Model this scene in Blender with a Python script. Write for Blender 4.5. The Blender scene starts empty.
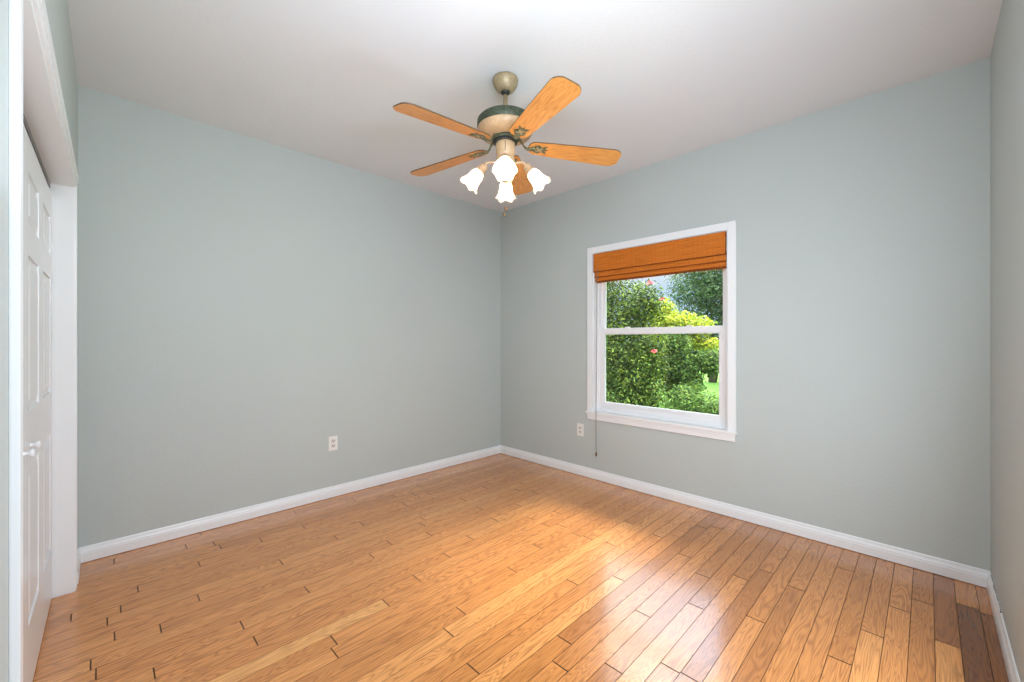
import bpy, bmesh, math, random
import numpy as np
from mathutils import Vector, Matrix, Euler

random.seed(7)
rng = np.random.default_rng(11)
PI = math.pi
SC = bpy.context.scene
COL = SC.collection

# ---------------------------------------------------------------- camera
EYE = 1.277
cam_d = bpy.data.cameras.new('camera')
cam_d.sensor_width = 36.0
cam_d.lens = 415.5 / 1024 * 36
cam_d.clip_start = 0.01
cam_d.clip_end = 300
cam = bpy.data.objects.new('camera', cam_d)
cam.location = (0, 0, EYE)
cam.rotation_euler = (PI / 2, 0, -PI / 4)
COL.objects.link(cam)
SC.camera = cam

# ---------------------------------------------------------------- view
SC.view_settings.view_transform = 'Standard'
SC.view_settings.look = 'None'
SC.view_settings.gamma = 1.0
SC.view_settings.use_curve_mapping = False
SC.view_settings.exposure = 0.12
SC.cycles.use_denoising = True
SC.cycles.max_bounces = 10
SC.cycles.diffuse_bounces = 6
SC.cycles.transparent_max_bounces = 12
SC.cycles.sample_clamp_indirect = 6.0
SC.cycles.caustics_reflective = False
SC.cycles.caustics_refractive = False

# ---------------------------------------------------------------- world: bright broken cloud, paler and bluer near the horizon
W = bpy.data.worlds.new('world')
SC.world = W
W.use_nodes = True
nt = W.node_tree
nt.nodes.clear()
wo = nt.nodes.new('ShaderNodeOutputWorld')
bg = nt.nodes.new('ShaderNodeBackground')
tc = nt.nodes.new('ShaderNodeTexCoord')
sep = nt.nodes.new('ShaderNodeSeparateXYZ')
mr = nt.nodes.new('ShaderNodeMapRange')
mr.interpolation_type = 'SMOOTHSTEP'
mr.inputs['From Min'].default_value = 0.38
mr.inputs['From Max'].default_value = 0.68
mr.inputs['To Min'].default_value = 1.0
mr.inputs['To Max'].default_value = 13.0
ns = nt.nodes.new('ShaderNodeTexNoise')
ns.inputs['Scale'].default_value = 5.0
ns.inputs['Detail'].default_value = 5.0
cr = nt.nodes.new('ShaderNodeValToRGB')
cr.color_ramp.elements[0].position = 0.42
cr.color_ramp.elements[0].color = (0.50, 0.68, 0.95, 1)
cr.color_ramp.elements[1].position = 0.60
cr.color_ramp.elements[1].color = (0.95, 0.97, 1.0, 1)
nt.links.new(tc.outputs['Generated'], sep.inputs[0])
nt.links.new(sep.outputs['Z'], mr.inputs['Value'])
nt.links.new(tc.outputs['Generated'], ns.inputs['Vector'])
nt.links.new(ns.outputs['Fac'], cr.inputs['Fac'])
nt.links.new(cr.outputs['Color'], bg.inputs['Color'])
nt.links.new(mr.outputs['Result'], bg.inputs['Strength'])
nt.links.new(bg.outputs[0], wo.inputs['Surface'])

# ---------------------------------------------------------------- sun (veiled by thin cloud: wide disc) and added fill lights
sd = bpy.data.lights.new('sun', 'SUN')
sd.energy = 10.0
sd.angle = math.radians(21)
sd.color = (1.0, 0.93, 0.82)
sun = bpy.data.objects.new('sun', sd)
sun.rotation_euler = Vector((-0.69, 0.0, -0.725)).to_track_quat('-Z', 'Y').to_euler()
sun.location = (8, 2, 9)
COL.objects.link(sun)


def area_light(name, loc, direction, sx, sy, power, color):
    l = bpy.data.lights.new(name, 'AREA')
    l.shape = 'RECTANGLE'
    l.size = sx
    l.size_y = sy
    l.energy = power
    l.color = color
    o = bpy.data.objects.new(name, l)
    o.location = loc
    o.rotation_euler = Vector(direction).to_track_quat('-Z', 'Y').to_euler()
    COL.objects.link(o)
    return o


COOL = (0.785, 0.89, 1.0)
area_light('fill_light_side', (1.55, -0.215, 1.20), (0, 1, 0.08), 1.5, 2.0, 50, COOL)  # added fill in front of the closed right wall, no hall modelled
area_light('fill_light_up', (0.75, 0.95, 1.62), (-0.1, 0.1, 1), 1.4, 1.4, 6, COOL)  # added upward fill to brighten the ceiling
area_light('fill_light_front', (0.62, 0.32, 2.04), (0.85, 1, -0.60), 0.8, 0.7, 38, COOL)  # added fill above the camera corner to lift the walls

# ---------------------------------------------------------------- room measures (metres)
XW = 3.259          # window wall
YL = 3.443          # long left wall
YR = -0.229         # right wall
H = 2.743
CX = -0.0755        # corner of closet wall with left wall
TILT = math.atan(0.0165)
WO_Y0, WO_Y1, WO_Z0, WO_Z1 = 1.027, 2.197, 0.622, 2.088   # window opening

# ---------------------------------------------------------------- material helpers


class Mat:
    def __init__(self, name, color=(0.8, 0.8, 0.8), rough=0.5, metal=0.0, spec=0.5):
        self.m = bpy.data.materials.new(name)
        self.m.use_nodes = True
        self.nt = self.m.node_tree
        self.nt.nodes.clear()
        self.out = self.n('ShaderNodeOutputMaterial')
        self.b = self.n('ShaderNodeBsdfPrincipled')
        self.b.inputs['Base Color'].default_value = (*color, 1)
        self.b.inputs['Roughness'].default_value = rough
        self.b.inputs['Metallic'].default_value = metal
        self.b.inputs['Specular IOR Level'].default_value = spec
        self.l(self.b.outputs[0], self.out.inputs['Surface'])

    def n(self, t, **kw):
        x = self.nt.nodes.new(t)
        for k, v in kw.items():
            setattr(x, k, v)
        return x

    def l(self, a, b):
        self.nt.links.new(a, b)

    def coord(self, scale=(1, 1, 1), src='Object'):
        t = self.n('ShaderNodeTexCoord')
        mp = self.n('ShaderNodeMapping')
        mp.inputs['Scale'].default_value = scale
        self.l(t.outputs[src], mp.inputs[0])
        return mp.outputs[0]

    def noise(self, vec, scale, detail=2.0, rough=0.5, dist=0.0):
        x = self.n('ShaderNodeTexNoise')
        x.inputs['Scale'].default_value = scale
        x.inputs['Detail'].default_value = detail
        x.inputs['Roughness'].default_value = rough
        x.inputs['Distortion'].default_value = dist
        self.l(vec, x.inputs['Vector'])
        return x.outputs['Fac']

    def ramp(self, fac, stops):
        r = self.n('ShaderNodeValToRGB')
        e = r.color_ramp.elements
        while len(e) < len(stops):
            e.new(0.5)
        for i, (p, c) in enumerate(stops):
            e[i].position = p
            e[i].color = (*c, 1)
        self.l(fac, r.inputs['Fac'])
        return r.outputs['Color']

    def bump(self, h, strength, dist=0.01):
        x = self.n('ShaderNodeBump')
        x.inputs['Strength'].default_value = strength
        x.inputs['Distance'].default_value = dist
        self.l(h, x.inputs['Height'])
        self.l(x.outputs[0], self.b.inputs['Normal'])

    def mathn(self, op, a, b=None):
        x = self.n('ShaderNodeMath', operation=op)
        for i, v in enumerate((a, b)):
            if v is None:
                continue
            if isinstance(v, (int, float)):
                x.inputs[i].default_value = v
            else:
                self.l(v, x.inputs[i])
        return x.outputs[0]

    def mix(self, mode, fac, a, b):
        x = self.n('ShaderNodeMix', data_type='RGBA', blend_type=mode)
        for i, v in ((0, fac), (6, a), (7, b)):
            if isinstance(v, (int, float)):
                x.inputs[i].default_value = v
            elif isinstance(v, tuple):
                x.inputs[i].default_value = (*v, 1)
            else:
                self.l(v, x.inputs[i])
        return x.outputs[2]


def wall_material(name, color, bump, rough=0.55, scale=70):
    M_ = Mat(name, color, rough, spec=0.3)
    v = M_.coord()
    n1 = M_.noise(v, scale, 4, 0.6)
    n2 = M_.noise(v, 1.3, 2)
    c = M_.ramp(n2, [(0.3, tuple(x * 0.985 for x in color)), (0.7, tuple(min(1, x * 1.015) for x in color))])
    M_.l(c, M_.b.inputs['Base Color'])
    M_.bump(n1, bump, 0.004)
    return M_.m


M_WALL = wall_material('sage_wall_paint', (0.490, 0.535, 0.520), 0.35)
M_CEIL = wall_material('ceiling_paint', (0.74, 0.75, 0.765), 0.35, 0.8, 55)
M_TRIM = Mat('white_trim_paint', (0.80, 0.815, 0.825), 0.28).m
M_DOOR = Mat('white_door_paint', (0.78, 0.795, 0.81), 0.25).m
M_VINYL = Mat('white_vinyl', (0.80, 0.80, 0.81), 0.35).m
M_DARK = Mat('dark_closet_inside', (0.12, 0.12, 0.12), 0.8).m  # even dark grey for the inside of the closet
M_TRACK = Mat('dull_track_metal', (0.22, 0.22, 0.22), 0.45, 0.6).m
M_PLATE = Mat('white_plastic', (0.80, 0.79, 0.76), 0.3).m
M_RECEP = Mat('ivory_plastic', (0.62, 0.60, 0.56), 0.35).m
M_SLOT = Mat('dark_slot', (0.03, 0.03, 0.03), 0.6).m
M_CORD = Mat('cord_fibre', (0.23, 0.20, 0.15), 0.9).m
M_TASSEL = Mat('dark_wood_tassel', (0.08, 0.04, 0.02), 0.45).m
M_SEAM_DARK = Mat('open_board_seam', (0.10, 0.042, 0.015), 0.8, spec=0.1).m
M_SEAM = Mat('board_seam', (0.20, 0.088, 0.032), 0.75, spec=0.1).m
M_CAULK = Mat('dark_gap', (0.05, 0.045, 0.04), 0.9).m


def mat_floor():
    M_ = Mat('oak_strip_floor', (0.5, 0.25, 0.09), 0.25, spec=0.55)
    uv = M_.n('ShaderNodeTexCoord')
    at = M_.n('ShaderNodeAttribute', attribute_name='board')
    sepc = M_.n('ShaderNodeSeparateColor')
    M_.l(at.outputs['Color'], sepc.inputs[0])
    # per-board offset so that every board has grain of its own
    comb = M_.n('ShaderNodeCombineXYZ')
    M_.l(M_.mathn('MULTIPLY', sepc.outputs[1], 60.0), comb.inputs[0])
    M_.l(M_.mathn('MULTIPLY', sepc.outputs[2], 31.0), comb.inputs[1])
    M_.l(M_.mathn('MULTIPLY', sepc.outputs[1], 17.0), comb.inputs[2])
    add = M_.n('ShaderNodeVectorMath', operation='ADD')
    M_.l(uv.outputs['Object'], add.inputs[0])
    M_.l(comb.outputs[0], add.inputs[1])
    mp = M_.n('ShaderNodeMapping')
    mp.inputs['Scale'].default_value = (1.6, 14.0, 1.0)
    M_.l(add.outputs[0], mp.inputs[0])
    big = M_.noise(mp.outputs[0], 1.0, 2, 0.5, 0.6)
    # cathedral rings: contour lines of a stretched noise
    rings = M_.mathn('MULTIPLY', big, 17.0)
    rings = M_.mathn('FRACT', rings)
    rings = M_.mathn('ABSOLUTE', M_.mathn('SUBTRACT', rings, 0.5))
    mp2 = M_.n('ShaderNodeMapping')
    mp2.inputs['Scale'].default_value = (9.0, 230.0, 1.0)
    M_.l(add.outputs[0], mp2.inputs[0])
    fine = M_.noise(mp2.outputs[0], 1.0, 4, 0.6)
    tone = M_.ramp(sepc.outputs[0], [
        (0.0, (0.205, 0.064, 0.014)), (0.15, (0.375, 0.128, 0.028)), (0.35, (0.530, 0.200, 0.046)),
        (0.6, (0.675, 0.270, 0.072)), (0.85, (0.760, 0.340, 0.100)), (1.0, (0.800, 0.410, 0.135))])
    line = M_.ramp(rings, [(0.0, (0.46, 0.38, 0.30)), (0.18, (0.86, 0.83, 0.79)), (0.42, (1.06, 1.06, 1.06))])
    pores = M_.ramp(fine, [(0.30, (0.70, 0.64, 0.58)), (0.50, (1.0, 1.0, 1.0)), (0.75, (1.08, 1.08, 1.06))])
    c = M_.mix('MULTIPLY', 0.62, tone, line)
    c = M_.mix('MULTIPLY', 0.75, c, pores)
    M_.l(c, M_.b.inputs['Base Color'])
    rr = M_.n('ShaderNodeMapRange')
    rr.inputs['To Min'].default_value = 0.16
    rr.inputs['To Max'].default_value = 0.30
    M_.l(fine, rr.inputs['Value'])
    M_.l(rr.outputs[0], M_.b.inputs['Roughness'])
    wavy = M_.noise(M_.coord((3, 9, 1)), 2.2, 2)
    h = M_.mathn('ADD', M_.mathn('MULTIPLY', fine, 0.25), M_.mathn('MULTIPLY', wavy, 1.6))
    M_.bump(h, 0.22, 0.003)
    M_.b.inputs['Coat Weight'].default_value = 0.6
    M_.b.inputs['Coat Roughness'].default_value = 0.14
    return M_.m


def mat_blade():
    M_ = Mat('golden_oak_blade', (0.6, 0.33, 0.1), 0.35)
    v = M_.coord((2.2, 26, 1))
    big = M_.noise(v, 1.2, 2, 0.5, 0.5)
    r = M_.mathn('ABSOLUTE', M_.mathn('SUBTRACT', M_.mathn('FRACT', M_.mathn('MULTIPLY', big, 9.0)), 0.5))
    c = M_.ramp(r, [(0.0, (0.50, 0.185, 0.036)), (0.2, (0.64, 0.262, 0.060)), (0.5, (0.72, 0.325, 0.085))])
    M_.l(c, M_.b.inputs['Base Color'])
    return M_.m


def mat_speckle(name, c1, c2, scale, rough=0.5, metal=0.0):
    M_ = Mat(name, c1, rough, metal)
    n = M_.noise(M_.coord(), scale, 4, 0.7)
    c = M_.ramp(n, [(0.40, c1), (0.60, c2)])
    M_.l(c, M_.b.inputs['Base Color'])
    M_.bump(n, 0.2, 0.002)
    return M_.m


def mat_bamboo():
    M_ = Mat('woven_bamboo', (0.5, 0.18, 0.04), 0.55, spec=0.25)
    v = M_.coord((1, 1, 1))
    n1 = M_.noise(M_.coord((1, 5, 260)), 1.0, 2)
    n2 = M_.noise(M_.coord((1, 60, 420)), 1.0, 2)
    c = M_.ramp(n1, [(0.25, (0.46, 0.120, 0.012)), (0.55, (0.64, 0.190, 0.022)), (0.8, (0.72, 0.26, 0.045))])
    # weft threads: thin vertical lines at regular spacing along the width
    s = M_.n('ShaderNodeSeparateXYZ')
    M_.l(v, s.inputs[0])
    fr = M_.mathn('FRACT', M_.mathn('MULTIPLY', s.outputs[1], 27.0))
    th = M_.ramp(fr, [(0.0, (0.72, 0.60, 0.5)), (0.10, (1, 1, 1)), (1.0, (1, 1, 1))])
    c = M_.mix('MULTIPLY', 0.6, c, th)
    pc = M_.ramp(n2, [(0.3, (0.72, 0.68, 0.62)), (0.6, (1.05, 1.05, 1.05))])
    c = M_.mix('MULTIPLY', 0.6, c, pc)
    M_.l(c, M_.b.inputs['Base Color'])
    M_.bump(n1, 0.6, 0.003)
    return M_.m


def mat_glass():
    m = bpy.data.materials.new('window_glass')
    m.use_nodes = True
    t = m.node_tree
    t.nodes.clear()
    o = t.nodes.new('ShaderNodeOutputMaterial')
    mx = t.nodes.new('ShaderNodeMixShader')
    tr = t.nodes.new('ShaderNodeBsdfTransparent')
    tr.inputs[0].default_value = (0.95, 0.97, 0.96, 1)
    gl = t.nodes.new('ShaderNodeBsdfGlossy')
    gl.inputs['Roughness'].default_value = 0.02
    fr = t.nodes.new('ShaderNodeFresnel')
    fr.inputs[0].default_value = 1.35
    t.links.new(fr.outputs[0], mx.inputs[0])
    t.links.new(tr.outputs[0], mx.inputs[1])
    t.links.new(gl.outputs[0], mx.inputs[2])
    t.links.new(mx.outputs[0], o.inputs[0])
    return m


def mat_shade_glass():
    m = bpy.data.materials.new('frosted_shade_glass')
    m.use_nodes = True
    t = m.node_tree
    t.nodes.clear()
    o = t.nodes.new('ShaderNodeOutputMaterial')
    mx = t.nodes.new('ShaderNodeMixShader')
    mx.inputs[0].default_value = 0.35
    d = t.nodes.new('ShaderNodeBsdfPrincipled')
    d.inputs['Base Color'].default_value = (0.92, 0.86, 0.76, 1)
    d.inputs['Roughness'].default_value = 0.3
    tl = t.nodes.new('ShaderNodeBsdfTranslucent')
    tl.inputs[0].default_value = (1.0, 0.88, 0.72, 1)
    t.links.new(d.outputs[0], mx.inputs[1])
    t.links.new(tl.outputs[0], mx.inputs[2])
    t.links.new(mx.outputs[0], o.inputs[0])
    return m


def mat_emit(name, color, strength):
    m = bpy.data.materials.new(name)
    m.use_nodes = True
    t = m.node_tree
    t.nodes.clear()
    o = t.nodes.new('ShaderNodeOutputMaterial')
    e = t.nodes.new('ShaderNodeEmission')
    e.inputs[0].default_value = (*color, 1)
    e.inputs[1].default_value = strength
    t.links.new(e.outputs[0], o.inputs[0])
    return m


def mat_leaf(name, c1, c2, c3):
    m = bpy.data.materials.new(name)
    m.use_nodes = True
    t = m.node_tree
    t.nodes.clear()
    o = t.nodes.new('ShaderNodeOutputMaterial')
    at = t.nodes.new('ShaderNodeAttribute')
    at.attribute_name = 'leafv'
    r = t.nodes.new('ShaderNodeValToRGB')
    e = r.color_ramp.elements
    e.new(0.5)
    for i, (p, c) in enumerate(((0.0, c1), (0.5, c2), (1.0, c3))):
        e[i].position = p
        e[i].color = (*c, 1)
    d = t.nodes.new('ShaderNodeBsdfPrincipled')
    d.inputs['Roughness'].default_value = 0.55
    d.inputs['Specular IOR Level'].default_value = 0.12
    tl = t.nodes.new('ShaderNodeBsdfTranslucent')
    mx = t.nodes.new('ShaderNodeMixShader')
    mx.inputs[0].default_value = 0.3
    t.links.new(at.outputs['Fac'], r.inputs[0])
    t.links.new(r.outputs[0], d.inputs['Base Color'])
    t.links.new(r.outputs[0], tl.inputs[0])
    t.links.new(d.outputs[0], mx.inputs[1])
    t.links.new(tl.outputs[0], mx.inputs[2])
    t.links.new(mx.outputs[0], o.inputs[0])
    return m


M_FLOOR = mat_floor()
M_BLADE = mat_blade()
M_BLADE_EDGE = Mat('dark_blade_edge', (0.10, 0.055, 0.02), 0.5).m
M_TAN = mat_speckle('antique_tan_metal', (0.40, 0.31, 0.18), (0.33, 0.25, 0.14), 60, 0.45, 0.25)
M_CREAM = mat_speckle('cream_enamel', (0.52, 0.35, 0.20), (0.45, 0.30, 0.165), 40, 0.4)
M_GREEN = mat_speckle('verdigris_green', (0.020, 0.033, 0.017), (0.080, 0.095, 0.055), 90, 0.5, 0.2)
M_SAGE = mat_speckle('sage_metal', (0.16, 0.17, 0.10), (0.30, 0.29, 0.19), 80, 0.45, 0.3)
M_FOB = Mat('brown_fob', (0.16, 0.09, 0.04), 0.4).m
M_OLIVE = mat_speckle('olive_metal', (0.075, 0.082, 0.040), (0.17, 0.165, 0.095), 80, 0.45, 0.3)
M_BLACK = Mat('black_metal', (0.015, 0.014, 0.012), 0.5).m
M_BAMBOO = mat_bamboo()
M_BAMBOO_EDGE_SHADOW = Mat('bamboo_edge_and_shadow', (0.16, 0.035, 0.006), 0.6, spec=0.2).m  # edge colour, darkened to serve as shadow lines between tiers too
M_GLASS = mat_glass()
M_SHADE = mat_shade_glass()
M_BULB = mat_emit('lit_bulb', (1.0, 0.87, 0.70), 190.0)

# ---------------------------------------------------------------- object helpers


def props(o, label=None, cat=None, group=None, kind=None):
    if label:
        o['label'] = label
    if cat:
        o['category'] = cat
    if group:
        o['group'] = group
    if kind:
        o['kind'] = kind
    return o


def empty(name, loc=(0, 0, 0), rz=0.0):
    o = bpy.data.objects.new(name, None)
    o.empty_display_size = 0.1
    o.location = loc
    o.rotation_euler = (0, 0, rz)
    COL.objects.link(o)
    return o


def obj(name, bm, mats, parent=None, smooth=False, loc=None, rot=None):
    me = bpy.data.meshes.new(name)
    bmesh.ops.recalc_face_normals(bm, faces=bm.faces)
    bm.to_mesh(me)
    bm.free()
    for m in (mats if isinstance(mats, (list, tuple)) else [mats]):
        me.materials.append(m)
    if smooth:
        for p in me.polygons:
            p.use_smooth = True
    o = bpy.data.objects.new(name, me)
    if loc is not None:
        o.location = loc
    if rot is not None:
        o.rotation_euler = rot
    COL.objects.link(o)
    if parent:
        o.parent = parent
    return o


def box(bm, a, b, bev=0.0, seg=2, mi=0):
    """Axis box between corners a and b, edges eased by bev."""
    t = bmesh.new()
    c = [(a[i] + b[i]) / 2 for i in range(3)]
    s = [abs(b[i] - a[i]) for i in range(3)]
    bmesh.ops.create_cube(t, size=1.0, matrix=Matrix.Translation(c) @ Matrix.Diagonal((*s, 1)))
    if bev > 0:
        bmesh.ops.bevel(t, geom=list(t.edges), offset=bev, segments=seg, profile=0.7, affect='EDGES')
    for f in t.faces:
        f.material_index = mi
    merge(bm, t)
    return bm


def merge(bm, t, mtx=None):
    me = bpy.data.meshes.new('tmp')
    if mtx is not None:
        t.transform(mtx)
    t.to_mesh(me)
    t.free()
    bm.from_mesh(me)
    bpy.data.meshes.remove(me)


def lathe(bm, prof, seg=40, mtx=None, mi=0, closed_ends=True):
    """prof: list of (radius, z)."""
    t = bmesh.new()
    rings = []
    for r, z in prof:
        if r < 1e-6:
            rings.append([t.verts.new((0, 0, z))])
        else:
            rings.append([t.verts.new((r * math.cos(2 * PI * k / seg), r * math.sin(2 * PI * k / seg), z)) for k in range(seg)])
    for A, B in zip(rings, rings[1:]):
        for k in range(seg):
            k2 = (k + 1) % seg
            if len(A) == 1 and len(B) == 1:
                continue
            if len(A) == 1:
                t.faces.new((A[0], B[k], B[k2]))
            elif len(B) == 1:
                t.faces.new((A[k], A[k2], B[0]))
            else:
                t.faces.new((A[k], A[k2], B[k2], B[k]))
    if closed_ends:
        for R in (rings[0], rings[-1]):
            if len(R) > 2:
                t.faces.new(R)
    for f in t.faces:
        f.material_index = mi
        f.smooth = True
    merge(bm, t, mtx)
    return bm


def tube(bm, pts, rad, seg=10, mi=0):
    pts = [Vector(p) for p in pts]
    rads = rad if isinstance(rad, (list, tuple)) else [rad] * len(pts)
    rings = []
    up = None
    for i, p in enumerate(pts):
        d = (pts[min(i + 1, len(pts) - 1)] - pts[max(i - 1, 0)]).normalized()
        if up is None:
            up = d.orthogonal().normalized()
        up = (up - d * up.dot(d)).normalized()
        w = d.cross(up)
        rings.append([bm.verts.new(p + (up * math.cos(2 * PI * k / seg) + w * math.sin(2 * PI * k / seg)) * rads[i]) for k in range(seg)])
    for A, B in zip(rings, rings[1:]):
        for k in range(seg):
            f = bm.faces.new((A[k], A[(k + 1) % seg], B[(k + 1) % seg], B[k]))
            f.smooth = True
            f.material_index = mi
    bm.faces.new(rings[0]).material_index = mi
    bm.faces.new(rings[-1]).material_index = mi
    return bm


def prism(bm, outline, z0, z1, bev=0.0, mi=0, mtx=None):
    """Outline in xy, extruded z0..z1."""
    t = bmesh.new()
    vs = [t.verts.new((x, y, z0)) for x, y in outline]
    f = t.faces.new(vs)
    r = bmesh.ops.extrude_face_region(t, geom=[f])
    bmesh.ops.translate(t, verts=[v for v in r['geom'] if isinstance(v, bmesh.types.BMVert)], vec=(0, 0, z1 - z0))
    if bev > 0:
        ed = [e for e in t.edges if abs(e.verts[0].co.z - e.verts[1].co.z) < 1e-7]
        bmesh.ops.bevel(t, geom=ed, offset=bev, segments=2, affect='EDGES')
    for f in t.faces:
        f.material_index = mi
    merge(bm, t, mtx)
    return bm


def sweep(bm, prof, p0, p1, normal, mi=0):
    """Profile (out, up) swept straight from p0 to p1; `normal` is the direction the profile's out points."""
    p0, p1, n = Vector(p0), Vector(p1), Vector(normal).normalized()
    A = [bm.verts.new(p0 + n * a + Vector((0, 0, b))) for a, b in prof]
    B = [bm.verts.new(p1 + n * a + Vector((0, 0, b))) for a, b in prof]
    k = len(prof)
    for i in range(k):
        bm.faces.new((A[i], A[(i + 1) % k], B[(i + 1) % k], B[i])).material_index = mi
    bm.faces.new(A)
    bm.faces.new(B)
    return bm


def struct(name, bm, m, parent=None, **kw):
    o = obj(name, bm, m, parent, **kw)
    if parent is None:
        o['kind'] = 'structure'
    return o


# ================================================================ SETTING
# ---- ceiling and walls
TH = 0.12
b = bmesh.new()
box(b, (-0.9, YR - TH, H), (XW + 0.16, YL + TH, H + 0.1))
struct('ceiling', b, M_CEIL)

b = bmesh.new()
box(b, (-0.9, YL, -0.05), (XW + 0.16, YL + TH, H))
struct('wall_left', b, M_WALL)

b = bmesh.new()
box(b, (-0.9, YR - TH, -0.05), (XW + 0.16, YR, H))
struct('wall_right', b, M_WALL)

WT = 0.16
b = bmesh.new()
box(b, (XW, YR, -0.05), (XW + WT, WO_Y0, H))
box(b, (XW, WO_Y1, -0.05), (XW + WT, YL, H))
box(b, (XW, WO_Y0, -0.05), (XW + WT, WO_Y1, WO_Z0))
box(b, (XW, WO_Y0, WO_Z1), (XW + WT, WO_Y1, H))
struct('wall_back', b, M_WALL)

# closet wall: its own frame, s runs from the corner toward the camera (-y), t into the room (+x)
CW = Matrix.Translation((CX, YL, 0)) @ Matrix.Rotation(-TILT, 4, 'Z')


def cw_obj(name, bm, m, parent=None, **kw):
    """Mesh drafted with x = t (into room), y = -s."""
    o = obj(name, bm, m, parent, **kw)
    if parent is None:
        o.matrix_world = CW
        o['kind'] = 'structure'
    return o


S0, S1, ZO = 0.363, 2.198, 2.069      # closet opening
b = bmesh.new()
box(b, (-0.12, -S0 + 0.0, -0.05), (0, 0.0, H))
box(b, (-0.12, -S1, ZO + 0.0), (0, -S0, H))
box(b, (-0.12, -3.70, -0.05), (0, -S1, H))
cw_obj('wall_closet_side', b, M_WALL)

# closet interior shell
b = bmesh.new()
box(b, (-0.72, -S1 - 0.1, -0.01), (-0.70, -S0 + 0.1, H - 0.01))
box(b, (-0.70, -S1 - 0.12, -0.01), (-0.12, -S1 - 0.10, H - 0.01))
box(b, (-0.70, -S0 + 0.10, -0.01), (-0.12, -S0 + 0.12, H - 0.01))
cw_obj('wall_closet_inside', b, M_DARK)

# ---- oak strip floor, board by board, one mesh
FW, PH = 0.0772, 0.0555
JOINTS = [(2.704, .091), (2.859, .015), (2.537, -.059), (2.962, -.138), (2.941, -.193), (2.394, .173), (2.102, .232),
          (2.962, .316), (2.625, .627), (2.555, .486), (2.138, .559), (2.287, 1.391), (2.476, 1.017), (2.598, 1.253),
          (1.985, 1.183), (2.644, 1.475), (2.273, 1.781), (2.934, 1.098), (3.0, 1.006), (1.781, 1.33), (1.413, 1.102),
          (1.809, .941), (1.426, .872), (1.585, .716), (1.736, 3.094), (1.961, 2.95), (1.603, 2.483), (1.554, 2.337),
          (1.311, 2.418), (1.155, 2.346), (2.012, 2.186), (2.32, 2.252), (2.067, 2.388), (1.715, 2.107), (1.475, 2.033),
          (1.938, 1.72), (1.309, 2.789), (1.867, 3.025), (1.219, 1.955), (0.998, 1.879), (1.64, 1.64), (1.22, 1.567),
          (1.091, 1.495), (1.038, 1.265), (1.045, 3.335), (1.461, 3.264), (1.1, 2.722), (0.745, 3.029), (0.524, 3.198),
          (0.416, 2.959), (0.754, 2.651), (0.764, 2.273), (0.359, 2.574), (1.005, 3.039), (0.486, 3.40), (-0.083, 2.793),
          (0.055, 2.506), (0.157, 2.125), (0.463, 2.203), (0.717, 1.814), (0.151, 2.895)]
rows = {}
for x, y in JOINTS:
    rows.setdefault(math.floor((y - PH) / FW), []).append(x)
TONES = {  # (row, x inside the board): tone
    (-3, 2.5): 0.02, (-4, 2.5): 0.06, (-2, 2.9): 0.14, (-2, 2.2): 0.74, (-1, 3.1): 0.30, (-1, 2.4): 0.36,
    (-3, 3.1): 0.42, (-4, 3.1): 0.30, (0, 3.0): 0.50, (0, 2.3): 0.56, (1, 2.8): 0.42, (1, 2.1): 0.72}
X0F, X1F = -0.85, XW + 0.002


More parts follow.
